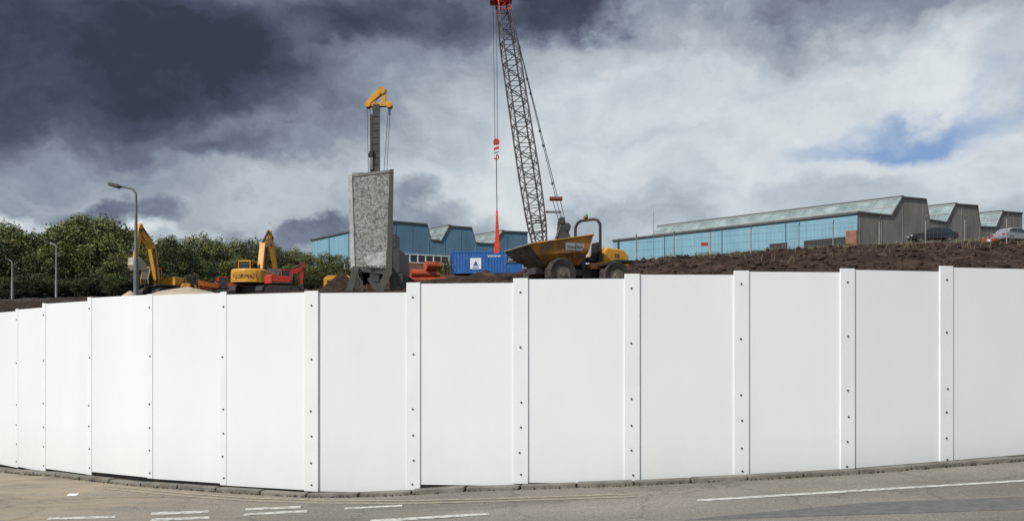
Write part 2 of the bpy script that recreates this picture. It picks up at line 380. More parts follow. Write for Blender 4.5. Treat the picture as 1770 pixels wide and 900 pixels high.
strip([(x,y+5) for x,y in ytop],[(x,y+7) for x,y in ytop],ry)
rm.make('road_markings')
pt=Mb(); patch=mat('asphalt_patch',(.10,.098,.096),.85,(.15,.145,.14),9,bump=.2,bscale=60)
rm=pt
strip([(1230,893),(1500,868),(1770,858),(2100,850)],[(1180,899),(1500,889),(1770,880),(2100,878)],patch,.002)
pt.make('asphalt_patch')
st=Mb()
for i in range(160):
    px=random.uniform(0,900); py=random.uniform(845+ (0 if px>300 else -20),898); p=gp(px,py,.0); r=random.uniform(.006,.016)
    st.add([(p[0]-r,p[1],p[2]),(p[0]+r,p[1]-r*.5,p[2]),(p[0],p[1]+r,p[2]),(p[0],p[1],p[2]+r)],[(0,1,3),(1,2,3),(2,0,3)],concrete)
p=gp(125,856); st.add([(p[0]-.06,p[1]-.03,p[2]),(p[0]+.06,p[1]-.02,p[2]),(p[0]+.07,p[1]+.02,p[2]+.02),(p[0]-.05,p[1]+.02,p[2]+.02)],[(0,1,2,3)],white)
st.make('gravel')
# ---------------------------------------------------------------- street lamps
lampgrey=mat('lamp_grey',(.34,.35,.35),.5,(.26,.27,.27),3)
def lamp(px,py,D,arm,r=.06,m=None):
    m=m or steel
    z0=ground_z((px-885)/F*D,D)-.2; top=W(px,py,D); b=Mb(); x=top.x; h=top.z
    b.tube((x,D,z0),(x,D,z0+1.6),r*1.5,m,n=12); b.tube((x,D,z0+1.6),(x,D,h-.35),r*1.05,m,r1=r*.75,n=12)
    pts=[(x,D,h-.35)]
    for k in range(1,6):
        t=k/5*math.pi/2; pts.append((x-.32*(1-math.cos(t)),D,h-.35+.3*math.sin(t)))
    pts.append((x-arm*.55,D,h+.02)); b.path(pts,r*.7,m)
    x1=x-arm*.5
    hd=[(x1,h-.03),(x1-.15,h+.07),(x1-arm*.45,h+.13),(x1-arm*.52,h+.09),(x1-arm*.5,h+.02),(x1-.2,h-.05)]
    b.prism(hd,D-.13,D+.13,dark,ch=.03)
    b.prism([(x1-.12,h-.045),(x1-.15,h-.09),(x1-arm*.42,h-.01),(x1-arm*.45,h+.03)],D-.1,D+.1,mat('lamp_lens',(.3,.3,.29),.2),ch=.02)
    return b.make('street_lamp',origin=(x,D,z0))
lamp(235,322,30,1.0); lamp(97,420,62,.9,.055,lampgrey); lamp(21,448,62,.5,.055,lampgrey)
# ---------------------------------------------------------------- trees
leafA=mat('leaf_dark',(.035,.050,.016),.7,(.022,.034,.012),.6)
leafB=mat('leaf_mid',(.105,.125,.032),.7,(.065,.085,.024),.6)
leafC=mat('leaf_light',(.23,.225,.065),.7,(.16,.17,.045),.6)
bark=mat('bark',(.07,.055,.045),.9)
def tree_mesh(seed,pal):
    rnd=random.Random(seed); b=Mb()
    b.tube((0,0,-.5),(0,0,3),.2,bark,r1=.14)
    clumps=[]
    for i in range(105):
        while True:
            v=Vector((rnd.uniform(-1,1),rnd.uniform(-1,1),rnd.uniform(-1,1)))
            if .4<v.length<1: break
        c=Vector((v.x*3.0,v.y*3.0,4.1+v.z*(4.0 if v.z>0 else 3.6))); clumps.append((c,rnd.uniform(.45,1.0)))
    for c,r in clumps[:26]:
        b.tube((0,0,rnd.uniform(1.0,3.6)),c,.07,bark,r1=.02,n=5,cap=False)
    b.tube((0,0,3),(rnd.uniform(-.4,.4),0,7),.13,bark,r1=.03)
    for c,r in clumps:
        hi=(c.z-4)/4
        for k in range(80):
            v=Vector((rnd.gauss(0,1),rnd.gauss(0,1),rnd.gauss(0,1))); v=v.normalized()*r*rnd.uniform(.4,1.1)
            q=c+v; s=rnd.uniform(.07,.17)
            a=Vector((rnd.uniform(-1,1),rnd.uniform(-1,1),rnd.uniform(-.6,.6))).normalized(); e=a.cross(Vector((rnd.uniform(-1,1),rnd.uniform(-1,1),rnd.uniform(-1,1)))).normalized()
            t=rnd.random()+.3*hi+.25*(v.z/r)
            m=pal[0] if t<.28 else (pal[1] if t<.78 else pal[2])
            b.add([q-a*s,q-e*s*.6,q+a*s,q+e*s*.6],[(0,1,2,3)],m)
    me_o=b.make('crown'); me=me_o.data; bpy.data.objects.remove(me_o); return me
pals=[(leafA,leafB,leafC),(leafA,leafA,leafB),(leafB,leafB,leafC)]
tm=[tree_mesh(11,pals[0]),tree_mesh(12,pals[1]),tree_mesh(13,pals[0]),tree_mesh(14,pals[2]),tree_mesh(15,pals[0]),tree_mesh(16,pals[1])]
tl=empty('tree_line',(0,0,0))
TX=[-260,-120,0,35,60,90,150,195,240,300,340,390,430,480,530,620]
TY=[372,378,382,393,402,388,368,376,394,404,402,404,404,420,426,432]
def put_tree(px,top,D,kind,wid=1.0):
    x=(px-885)/F*D; z=ground_z(x,D)-.3; h=rowz(top,D)-z
    o=bpy.data.objects.new('tree',tm[kind]); scene.collection.objects.link(o); o.parent=tl; o.location=(x,D,z); s=h/8.5
    o.scale=(s*wid,s*wid,s); o.rotation_euler=(0,0,R()*6.28)
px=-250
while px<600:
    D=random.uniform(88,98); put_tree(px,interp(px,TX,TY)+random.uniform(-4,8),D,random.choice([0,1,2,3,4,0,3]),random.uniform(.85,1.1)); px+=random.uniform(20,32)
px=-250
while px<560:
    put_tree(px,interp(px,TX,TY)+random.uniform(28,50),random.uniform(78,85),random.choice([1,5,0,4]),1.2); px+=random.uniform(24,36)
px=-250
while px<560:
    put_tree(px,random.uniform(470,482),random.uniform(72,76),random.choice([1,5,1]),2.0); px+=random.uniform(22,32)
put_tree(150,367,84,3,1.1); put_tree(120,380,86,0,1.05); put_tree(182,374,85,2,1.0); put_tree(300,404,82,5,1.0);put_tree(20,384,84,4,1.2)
fb=Mb(); D=32
for i in range(40):
    px=-40+i*7; x=(px-885)/F*D; z=ground_z(x,D); fb.tube((x,D,z-.3),(x,D,rowz(514+random.uniform(-1,3),D)),.02,dark,n=5)
fb.tube(W(-40,519,D),W(240,517,D),.018,dark); fb.make('railing')
# ---------------------------------------------------------------- buildings
def saw_building(name,cpx,D,Ad,far_px,Bd,prof,z_low,z_win,z_brick,wallA,wallB,win=True,openings=None):
    C=Vector(((cpx-885)/F*D,D)); A=Vector(Ad).normalized(); B=Vector(Bd).normalized()
    def tpx(px,V): u=(px-885)/F; return (u*C.y-C.x)/(V.x-u*V.y)
    pr=[]
    for (px,py) in prof:
        t=tpx(px,B); Y=C.y+t*B.y; pr.append((t,EYE+(HZ-py)*Y/F))
    LA=tpx(far_px,A)
    par=empty(name,(C.x,C.y,z_low))
    def P(t,a,z): q=C+B*t+A*a; return (q.x,q.y,z)
    wb=Mb(); n=len(pr)
    for s,aa in ((1,0),(0,LA)):
        for i in range(n-1):
            (t0,z0),(t1,z1)=pr[i],pr[i+1]
            if t1-t0<1e-4: continue
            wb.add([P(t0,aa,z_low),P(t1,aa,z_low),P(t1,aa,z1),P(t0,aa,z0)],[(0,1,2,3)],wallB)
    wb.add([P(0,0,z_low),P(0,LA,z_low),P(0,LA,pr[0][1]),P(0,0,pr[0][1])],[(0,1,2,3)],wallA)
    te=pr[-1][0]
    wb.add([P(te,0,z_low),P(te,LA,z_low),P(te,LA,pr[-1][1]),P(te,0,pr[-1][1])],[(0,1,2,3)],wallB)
    child(wb.make('walls'),par)
    rb=Mb(); gl=Mb(); ov=.12
    for i in range(n-1):
        (t0,z0),(t1,z1)=pr[i],pr[i+1]
        up=z1>z0+.7
        m=glaz if up else roofgrey
        rb.add([P(t0,-.02,z0+.03),P(t1,-.02,z1+.03),P(t1,LA,z1+.03),P(t0,LA,z0+.03)],[(0,1,2,3)],m)
        rb.hexa([P(t0,-ov,z0-.06),P(t1,-ov,z1-.06),P(t1,.0,z1-.06),P(t0,.0,z0-.06)],[P(t0,-ov,z0+.12),P(t1,-ov,z1+.12),P(t1,.0,z1+.12),P(t0,.0,z0+.12)],roofgrey)
        if up:
            k=int(LA/1.3)
            for j in range(k+1):
                a=LA*j/k
                gl.hexa([P(t0-.06,a-.04,z0+.05),P(t1-.06,a-.04,z1+.05),P(t1-.06,a+.04,z1+.05),P(t0-.06,a+.04,z0+.05)],[P(t0,a-.04,z0+.12),P(t1,a-.04,z1+.12),P(t1,a+.04,z1+.12),P(t0,a+.04,z0+.12)],mull)
            for q in (.05,.5,.97):
                t=t0+(t1-t0)*q; z=z0+(z1-z0)*q
                gl.hexa([P(t-.09,0,z+.0),P(t+.03,0,z+.0),P(t+.03,LA,z+.0),P(t-.09,LA,z+.0)],[P(t-.09,0,z+.12),P(t+.03,0,z+.12),P(t+.03,LA,z+.12),P(t-.09,LA,z+.12)],mull)
            # dark ridge capping
            gl.hexa([P(t1-.12,-ov,z1+.1),P(t1+.2,-ov,z1+.1),P(t1+.2,LA,z1+.1),P(t1-.12,LA,z1+.1)],[P(t1-.12,-ov,z1+.2),P(t1+.2,-ov,z1+.2),P(t1+.2,LA,z1+.2),P(t1-.12,LA,z1+.2)],roofgrey)
    rb.hexa([P(-.2,-ov,pr[0][1]-.15),P(.1,-ov,pr[0][1]-.15),P(.1,LA,pr[0][1]-.15),P(-.2,LA,pr[0][1]-.15)],[P(-.2,-ov,pr[0][1]+.06),P(.1,-ov,pr[0][1]+.06),P(.1,LA,pr[0][1]+.06),P(-.2,LA,pr[0][1]+.06)],roofgrey)
    child(rb.make('roof'),par); child(gl.make('roof_glazing_bars'),par)
    wn=Mb()
    if win:
        wn.hexa([P(-.05,-.06,z_win[0]),P(te,-.06,z_win[0]),P(te,0.1,z_win[0]),P(-.05,.1,z_win[0])],[P(-.05,-.06,z_win[1]),P(te,-.06,z_win[1]),P(te,.1,z_win[1]),P(-.05,.1,z_win[1])],glass)
        wn.hexa([P(-.06,-.05,z_win[0]),P(.1,-.05,z_win[0]),P(.1,LA,z_win[0]),P(-.06,LA,z_win[0])],[P(-.06,-.05,z_win[1]),P(.1,-.05,z_win[1]),P(.1,LA,z_win[1]),P(-.06,LA,z_win[1])],glass)
        t=0
        while t<te:
            wn.hexa([P(t,-.12,z_win[0]),P(t+.1,-.12,z_win[0]),P(t+.1,0,z_win[0]),P(t,0,z_win[0])],[P(t,-.12,z_win[1]),P(t+.1,-.12,z_win[1]),P(t+.1,0,z_win[1]),P(t,0,z_win[1])],white); t+=1.0
        t=0
        while t<LA:
            wn.hexa([P(-.12,t,z_win[0]),P(-.12,t+.1,z_win[0]),P(0,t+.1,z_win[0]),P(0,t,z_win[0])],[P(-.12,t,z_win[1]),P(-.12,t+.1,z_win[1]),P(0,t+.1,z_win[1]),P(0,t,z_win[1])],white); t+=1.2
        for zz in (z_win[0],z_win[1]-.05):
            wn.hexa([P(-.14,-.14,zz),P(te,-.14,zz),P(te,0,zz),P(-.14,0,zz)],[P(-.14,-.14,zz+.1),P(te,-.14,zz+.1),P(te,0,zz+.1),P(-.14,0,zz+.1)],white)
            wn.hexa([P(-.141,-.1,zz),P(.1,-.1,zz),P(.1,LA,zz),P(-.141,LA,zz)],[P(-.141,-.1,zz+.1),P(.1,-.1,zz+.1),P(.1,LA,zz+.1),P(-.141,LA,zz+.1)],white)
    if z_brick:
        wn.hexa([P(-.1,-.1,z_low-2),P(te,-.1,z_low-2),P(te,0.1,z_low-2),P(-.1,.1,z_low-2)],[P(-.1,-.1,z_brick),P(te,-.1,z_brick),P(te,.1,z_brick),P(-.1,.1,z_brick)],brick)
        wn.hexa([P(-.11,-.05,z_low-2),P(.1,-.05,z_low-2),P(.1,LA,z_low-2),P(-.11,LA,z_low-2)],[P(-.11,-.05,z_brick),P(.1,-.05,z_brick),P(.1,LA,z_brick),P(-.11,LA,z_brick)],brick)
    a=0
    while a<LA:
        wn.hexa([P(-.015,a,z_win[1]+.06),P(-.015,a+.06,z_win[1]+.06),P(0,a+.06,z_win[1]+.06),P(0,a,z_win[1]+.06)],[P(-.015,a,pr[0][1]-.2),P(-.015,a+.06,pr[0][1]-.2),P(0,a+.06,pr[0][1]-.2),P(0,a,pr[0][1]-.2)],wallA); a+=.9
    for q in range(1,4):
        a=LA*q/4; wn.tube(P(-.1,a,z_low),P(-.1,a,pr[0][1]),.04,blue_g,n=6)
    for q in range(0,9):
        t=te*q/8.6+.3; zt=min(interp(t,[x[0] for x in pr],[x[1] for x in pr]),interp(t+.4,[x[0] for x in pr],[x[1] for x in pr]))-.1
        wn.hexa([P(t,-.03,z_win[1]),P(t+.06,-.03,z_win[1]),P(t+.06,0,z_win[1]),P(t,0,z_win[1])],[P(t,-.03,zt),P(t+.06,-.03,zt),P(t+.06,0,zt),P(t,0,zt)],wallB)
    if openings: openings(wn,P,LA,te,pr)
    child(wn.make('windows_and_trim'),par)
    return par
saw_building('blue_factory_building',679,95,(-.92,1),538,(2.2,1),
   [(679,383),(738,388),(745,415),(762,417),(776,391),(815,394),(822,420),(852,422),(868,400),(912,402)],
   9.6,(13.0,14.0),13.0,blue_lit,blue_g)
def opn(wn,P,LA,te,pr):
    z0=13.0;z1=15.05
    for a0,a1 in ((1.2,5.6),(7.5,9.5)):
        wn.hexa([P(-.08,a0,z0),P(.1,a0,z0),P(.1,a1,z0),P(-.08,a1,z0)],[P(-.08,a0,z1-.6),P(.1,a0,z1-.6),P(.1,a1,z1-.6),P(-.08,a1,z1-.6)],black)
    wn.hexa([P(-.12,-.0,z0),P(.1,-.0,z0),P(.1,1.1,z0),P(-.12,1.1,z0)],[P(-.12,0,z1),P(.1,0,z1),P(.1,1.1,z1),P(-.12,1.1,z1)],brick)
saw_building('grey_sawtooth_factory_building',1482,84,(-1.16,1),1060,(1.79,1),
   [(1482,367),(1540,373),(1559,341),(1600,345),(1606,380),(1635,385),(1651,353),(1689,356),(1694,392),(1721,393),(1732,366),(1767,369)],
   12.0,(13.0,13.3),None,blue_lit,grey_wall,win=False,openings=opn)
b=Mb(); p=W(1211,426,93)
b.box(p.x-.4,p.x+.4,p.y-2.0,p.y-1.9,p.z-.2,p.z+.2,red); b.make('red_sign')
# ---------------------------------------------------------------- site fence right
fb=Mb(); D=47
pts=[1100,1165,1228,1298,1381,1440,1520,1600,1668,1740,1810,1880]
def fz(px,D): return ground_z((px-885)/F*D,D)
for px in pts:
    x=(px-885)/F*D; z=fz(px,D); fb.tube((x,D,z-.4),(x,D,z+1.5),.035,concrete,n=6)
    fb.tube((x,D,z+1.5),(x-.05,D-.25,z+1.7),.03,concrete,n=6)
for a,b2 in zip(pts[:-1],pts[1:]):
    xa=(a-885)/F*D; xb=(b2-885)/F*D; za=fz(a,D);zb=fz(b2,D)
    for h in (.3,.75,1.2,1.5): fb.tube((xa,D,za+h),(xb,D,zb+h),.007,steel,n=4,cap=False)
    k=int((xb-xa)/.22)
    for j in range(k):
        t=j/k; x=xa+(xb-xa)*t; z=za+(zb-za)*t; fb.tube((x,D,z+.2),(x+.0,D,z+1.5),.004,steel,n=3,cap=False)
fb.make('chain_link_fence')
b=Mb(); p=W(1130,365,70); b.tube((p.x,70,fz(1130,70)),p,.03,steel,r1=.02); b.make('flag_pole')
# ---------------------------------------------------------------- cars
def car(px,py,D,col,rz,name='parked_car'):
    p=W(px,py,D); e=empty(name,(p.x,p.y,p.z),rz)
    b=Mb()
    low=[(-2.1,.3),(2.1,.3),(2.15,.55),(2.0,.78),(1.1,.9),(-1.8,.95),(-2.1,.85),(-2.15,.5)]
    b.prism(low,-.86,.86,col,ch=.06)
    cab=[(-1.75,.93),(1.05,.88),(.45,1.36),(-.1,1.45),(-1.0,1.43),(-1.5,1.22)]
    b.prism(cab,-.72,.72,col,ch=.1)
    for s in (-1,1):
        y=s*.725
        for q in ([(-1.45,.97),(-.45,.95),(-.45,1.36),(-1.0,1.36),(-1.35,1.18)],[(-.38,.95),(.85,.93),(.4,1.28),(-.1,1.37),(-.38,1.37)]):
            b.prism(q,min(y,y+s*.006),max(y,y+s*.006),glass)
    b.hexa([(1.08,-.6,.92),(1.08,.6,.92),(1.02,.6,.92),(1.02,-.6,.92)],[(.5,-.55,1.36),(.5,.55,1.36),(.44,.55,1.36),(.44,-.55,1.36)],glass)
    for x in (-1.3,1.35):
        for y in (-.78,.78): b.wheel(x,y,.32,.32,.2,steel)
    b.box(2.1,2.16,-.7,-.45,.6,.72,white); b.box(2.1,2.16,.45,.7,.6,.72,white); b.box(-2.18,-2.1,-.75,-.5,.65,.8,red); b.box(-2.18,-2.1,.5,.75,.65,.8,red)
    o=b.make('body'); o.parent=e; return e
car(1612,419,80,mat('car_black',(.02,.022,.03),.25),math.radians(170))
car(1752,420,80,mat('car_silver',(.30,.31,.33),.3),math.radians(20))
car(1808,421,80,mat('car_white',(.7,.7,.72),.3),math.radians(10))
b=Mb()
for px in (1700,1708,1718):
    p=W(px,418,76); b.box(p.x-.18,p.x+.18,p.y-.1,p.y+.1,p.z-.3,p.z+.25,red if px!=1708 else white); b.tube((p.x,p.y,p.z+.25),(p.x,p.y,p.z+.5),.12,red,r1=.03)
b.make('traffic_barrier')
# ---------------------------------------------------------------- container, tanks, plant
p=W(829,474,88); e=empty('shipping_container',(p.x,p.y,p.z),math.radians(-6)); b=Mb()
b.box(-3.0,3.0,-1.19,1.19,.05,2.35,cont_blue)
k=-2.85
while k<2.8:
    b.box(k,k+.16,-1.235,1.235,.2,2.2,cont_blue); k+=.32
for z in (.0,2.24):
    for y in (-1.25,1.13): b.box(-3.05,3.05,y,y+.12,z,z+.18,cont_blue)
for x in (-3.06,2.92):
    for y in (-1.26,1.12): b.box(x,x+.14,y,y+.14,.0,2.43,cont_blue)
b.make('box').parent=e
b=Mb(); b.box(-.85,.35,-1.262,-1.24,.45,1.65,white); b.prism([(-.55,.8),(-.25,1.4),(.05,.8)],-1.275,-1.264,cont_blue); b.box(-.6,.1,-1.275,-1.264,.55,.66,cont_blue)
for q in range(9): b.box(1.1+q*.16,1.19+q*.16,-1.262,-1.24,1.75,1.92,white)
b.make('sign').parent=e
p=W(890,470,84); b=Mb(); b.box(p.x-.8,p.x+.8,p.y,p.y+2,p.z-.5,p.z+1.0,cont_blue); b.box(p.x-.9,p.x+.9,p.y-.1,p.y+2.1,p.z+1.0,p.z+1.1,steel); b.make('site_bin')
b=Mb()
for (px,py,r,l) in ((735,473,.36,2.4),(748,460,.40,1.2),(738,484,.3,3.2)):
    p=W(px,py,70); b.tube((p.x-l/2,p.y-.4,p.z),(p.x+l/2,p.y+.3,p.z),r,mat('orange_red_plastic',(.5,.075,.025),.5,(.3,.06,.03),2),n=16)
    b.tube((p.x+l/2-.02,p.y+.28,p.z),(p.x+l/2+.02,p.y+.31,p.z),r*.8,black,n=16)
b.make('pipe_stack')
p=W(770,476,69); b=Mb(); rnd=random.Random(4)
for i in range(900):
    v=Vector((rnd.gauss(0,.38),rnd.gauss(0,.35),abs(rnd.gauss(.7,.42)))); s=rnd.uniform(.04,.1)
    a=Vector((rnd.uniform(-1,1),rnd.uniform(-1,1),rnd.uniform(-1,1))).normalized(); q=a.cross(Vector((.3,.2,1))).normalized(); c=Vector(p)+v
    b.add([c-a*s,c-q*s*.6,c+a*s,c+q*s*.6],[(0,1,2,3)],rnd.choice([leafB,leafC,leafB]))
b.tube(p,p+Vector((0,0,.8)),.05,bark); b.make('shrub')
# ---------------------------------------------------------------- excavators
def excavator(px,py,D,rz,sc,col,joints,cabside=1,label=None,lcol=None,bucketcol=None,name='excavator'):
    p=W(px,py,D); e=empty(name,(p.x,p.y,p.z),rz,sc)
    b=Mb()
    for y in (-1.25,.75):
        pr=[(-1.9,.45),(-1.75,.15),(-1.45,0),(1.45,0),(1.75,.15),(1.9,.45),(1.75,.75),(1.45,.88),(-1.45,.88),(-1.75,.75)]
        b.prism(pr,y,y+.5,rubber)
        for k in range(13): b.box(-1.5+k*.24,-1.4+k*.24,y-.02,y+.52,.86,.92,dark); 
        for k in range(6): b.tube((-1.3+k*.5,y-.03,.25),(-1.3+k*.5,y+.53,.25),.16,dark,n=10)
    b.box(-.9,.9,-.76,.76,.4,.85,dark); b.tube((0,0,.8),(0,0,1.05),.65,dark,n=20)
    b.make('tracks').parent=e
    b=Mb()
    b.box(-1.3,1.15,-1.3,1.3,1.05,1.25,dark)
    b.prism([(-1.2,1.24),(.95,1.24),(.95,1.75),(.6,1.95),(-1.2,2.0)],-1.3,-.35,col,ch=.05)
    b.prism([(-1.2,1.24),(.0,1.24),(.0,2.0),(-1.2,2.0)],.35,1.3,col,ch=.05)
    b.prism([(-1.2,1.24),(.2,1.24),(.2,1.9),(-1.2,2.05)],-.36,.36,col)
    cw=[]; n=10
    for i in range(n+1):
        t=-math.pi/2+math.pi*i/n; cw.append((-1.2-.75*math.cos(t),1.33*math.sin(t)))
    vs=[(x,y,1.1) for x,y in cw]+[(x,y,1.95) for x,y in cw]+[(x*.96,y*.93,2.08) for x,y in cw]; N=len(cw)
    fs=[tuple(range(N)),tuple(range(2*N,3*N))]
    for k in range(2):
        for i in range(N-1): fs.append((k*N+i,k*N+i+1,(k+1)*N+i+1,(k+1)*N+i))
    b.add(vs,fs,col)
    b.box(-.95,-.3,-.9,-.2,2.0,2.12,black); b.tube((-.7,-.6,2.1),(-.7,-.6,2.5),.06,dark)
    b.make('body',bevel=.03).parent=e
    b=Mb(); y0,y1=(.38,1.28) if cabside>0 else (-1.28,-.38)
    cp=[(.05,1.24),(1.45,1.24),(1.55,1.7),(1.25,2.8),(.15,2.85),(.0,2.6)]
    b.prism(cp,y0,y1,black,ch=.05)
    for y in (y0,y1-.0):
        s=-1 if y==y0 else 1
        b.prism([(.15,1.75),(1.4,1.75),(1.17,2.65),(.2,2.7)],min(y,y+s*.01),max(y,y+s*.01),glass)
    b.box(-.02,1.3,y0-.02,y1+.02,2.8,2.9,col); b.box(-.02,-.005,y0+.12,y1-.12,1.9,2.65,glass)
    for (xa,za,xb,zb) in ((1.5,1.3,1.57,1.7),(1.57,1.7,1.27,2.82),(.0,1.3,.0,2.82)):
        for y in (y0,y1): b.tube((xa,y,za),(xb,y,zb),.045,col,n=6)
    b.make('cab').parent=e
    b=Mb(); p0,p1,p2,p3=joints
    b.bar(p0,p1,.42,.62,-.21,.21,col); b.bar(p1,p2,.62,.36,-.2,.2,col); b.tube((p1[0],-.215,p1[1]),(p1[0],.215,p1[1]),.31,col,n=16)
    d=(Vector(p2)-Vector(p3)).normalized(); back=Vector(p2)+d*.6
    b.bar(back,p2,.25,.48,-.16,.16,col); b.bar(p2,p3,.48,.28,-.16,.16,col)
    b.tube((p2[0],-.24,p2[1]),(p2[0],.24,p2[1]),.17,dark)
    for y in (-.3,.3): b.tube((1.15,y,1.35),(p1[0],y,p1[1]-.1),.085,dark); b.tube((p1[0],y*.9,p1[1]-.1),((1.15+p1[0])/2,y,(1.35+p1[1]-.1)/2),.05,steel)
    m1=(Vector(p1)+Vector(p2))/2; q=Vector((-(p2[1]-p1[1]),p2[0]-p1[0])).normalized()*.35
    b.tube((p1[0]+q.x,0,p1[1]+q.y),(back.x,0,back.y),.09,dark)
    b.path([(p1[0],.1,p1[1]+.35),(m1.x+q.x,.1,m1.y+q.y+.1),(p2[0],.1,p2[1]+.35)],.03,black)
    b.tube((p2[0]+.25,0,p2[1]-.1),(p3[0]+.3,0,p3[1]+.6),.07,dark)
    b.make('boom').parent=e
    b=Mb(); bx,bz=p3; bc=bucketcol or dark
    prf=[(bx+.25,bz+.15),(bx-.2,bz+.1),(bx-.75,bz-.35),(bx-.85,bz-.85),(bx-.45,bz-1.05),(bx+.05,bz-.95),(bx+.3,bz-.5)]
    b.prism(prf,-.6,.6,bc,ch=.04)
    for k in range(5): b.box(bx-.98,bx-.78,-.55+k*.25,-.45+k*.25,bz-.98,bz-.88,steel)
    b.tube((bx+.1,-.25,bz+.05),(bx+.1,.25,bz+.05),.12,dark)
    b.make('bucket').parent=e
    if label: text('label',label,.42,lcol,e,(-1.965,0,1.5),(math.pi/2,0,-math.pi/2))
    return e
pale=mat('pale_bucket_steel',(.5,.45,.36),.6,(.3,.26,.2),3)
excavator(284,516,60,math.radians(-112),.80,yellow,[(.9,1.7),(1.5,4.6),(2.9,6.0),(3.4,3.3)],cabside=-1,bucketcol=pale)
excavator(441,516,57,math.radians(86),.95,yellow,[(.9,1.6),(1.7,4.2),(3.0,5.0),(4.2,2.6)],label='KORMATI',lcol=black)
excavator(487,507,52,math.radians(20),.55,red,[(.9,1.5),(1.3,2.6),(2.4,3.1),(2.2,1.0)])
excavator(396,510,66,math.radians(190),.5,red,[(.9,1.4),(1.3,2.2),(1.9,2.3),(2.2,1.2)])
# ---------------------------------------------------------------- dumpers
def dumper(px,py,D,rz,sc,col,labels=True):
    p=W(px,py,D); e=empty('site_dumper',(p.x,p.y,p.z),rz,sc)
    b=Mb()
    for x in (-1.35,.95):
        for y in (-.95,.95): b.wheel(x,y,.58,.58,.46,dust)
        b.tube((x,-.8,.58),(x,.8,.58),.12,dark)
    b.make('wheels').parent=e
    b=Mb()
    b.box(-2.15,-.3,-.42,.42,.5,.95,dark); b.box(-.35,1.7,-.38,.38,.6,.85,dark); b.tube((-.3,0,.4),(-.3,0,1.0),.16,dark)
    b.prism([(-2.25,.85),(-1.15,.85),(-1.1,1.6),(-1.25,1.72),(-2.0,1.66),(-2.22,1.45)],-.62,.62,yellow,ch=.06)
    for k in range(5): b.box(-2.27,-2.2,-.45,.45,1.0+k*.1,1.05+k*.1,black)
    b.prism([(-1.15,.85),(-.45,.85),(-.45,1.05),(-1.1,1.15)],-.72,.72,col)
    b.prism([(-2.1,1.2),(-1.35,1.2),(-1.15,1.12),(-.75,.98),(-.75,.92),(-1.2,1.05),(-2.1,1.1)],-1.15,-.66,black); b.prism([(-2.1,1.2),(-1.35,1.2),(-.75,.98),(-.75,.92),(-1.35,1.1),(-2.1,1.1)],.66,1.15,black)
    b.make('chassis',bevel=.02).parent=e
    b=Mb()
    b.box(-1.05,-.6,-.28,.28,1.2,1.35,black); b.prism([(-1.12,1.3),(-1.0,1.3),(-1.05,1.95),(-1.18,1.95)],-.27,.27,black,ch=.03)
    b.tube((-.35,0,1.0),(-.5,0,1.6),.04,black); b.tube((-.51,0,1.6),(-.53,0,1.62),.2,black,n=16)
    b.box(-.42,-.25,-.4,.4,.9,1.5,dark)
    b.box(-.9,-.7,-.5,-.44,1.35,1.5,black)
    b.make('seat_and_controls').parent=e
    b=Mb(); pts=[(-.42,-.42,.95),(-.42,-.42,2.55),(-.47,-.36,2.72),(-.55,-.26,2.81),(-.9,.2,2.83),(-.98,.32,2.78),(-1.05,.4,2.62),(-1.05,.42,1.5),(-.95,.45,.95)]
    b.path(pts,.055,black,n=10)
    b.tube((-.7,-.05,2.85),(-.7,-.05,2.93),.07,black); b.tube((-.7,-.05,2.93),(-.7,-.05,3.05),.07,mat('green_beacon',(.02,.3,.12),.3),r1=.05); b.tube((-.7,-.17,2.88),(-.7,-.17,3.0),.06,red)
    b.tube((-1.9,.35,1.6),(-1.9,.35,2.1),.045,dark)
    b.make('roll_bar').parent=e
    def ring(rear,front,wr,wf,zr,zf): return [(rear,-wr,zr),(front,-wf,zf),(front,wf,zf),(rear,wr,zr)]
    b=Mb(); bot=ring(-.05,1.35,.6,.62,.98,.88); mid=ring(-.22,1.95,.98,1.02,1.45,1.22); top=ring(-.38,2.30,1.05,1.12,2.08,1.56)
    vs=bot+mid+top
    fs=[(0,3,2,1)]
    for k in (0,4):
        for i in range(4): j=(i+1)%4; fs.append((k+i,k+j,k+4+j,k+4+i))
    b.add(vs,[fs[0],fs[1],fs[3],fs[4],fs[5],fs[7],fs[8]],col); b.add(vs,[fs[2],fs[6]],dust)
    inn=[(x*.95+.04,y*.94,z+.03) for x,y,z in vs]; b.add(inn,fs,dust)
    b.add(top+[inn[8],inn[9],inn[10],inn[11]],[(0,1,5,4),(1,2,6,5),(2,3,7,6),(3,0,4,7)],dust)
    for i in range(4): b.tube(top[i],top[(i+1)%4],.04,dust if i==1 else col,n=6)
    for y in (-1,1):
        for x in (.35,1.05):
            b.tube((x,y*.9,1.2),(x*1.1,y*1.07,1.75),.035,col,n=6)
    b.tube((-.1,0,.8),(.3,0,1.0),.09,dark)
    vs=[];n=16
    for j in range(6):
        for i in range(n):
            t=2*math.pi*i/n; rr=j/5; vs.append((.95+1.15*rr*math.cos(t),.9*rr*math.sin(t),1.5-.22*rr*rr+.05*mnoise.noise(Vector((rr*3,t,0)))))
    fs=[(j*n+i,j*n+(i+1)%n,(j+1)*n+(i+1)%n,(j+1)*n+i) for j in range(5) for i in range(n)]
    b.add(vs,fs,dust,True)
    b.make('skip').parent=e
    if labels:
        b=Mb(); b.hexa([(.05,1.01,1.46),(.75,1.015,1.46),(.75,1.0,1.46),(.05,.99,1.46)],[(.0,1.085,1.72),(.8,1.09,1.72),(.8,1.07,1.72),(0,1.06,1.72)],white); b.make('name_plate').parent=e
        text('name_text','BARDEN',.17,mat('navy',(.02,.03,.12)),e,(.40,1.062,1.59),(math.radians(74),0,math.pi))
        text('number','T8',.22,black,e,(-1.65,.63,1.4),(math.pi/2,0,math.pi))
    return e
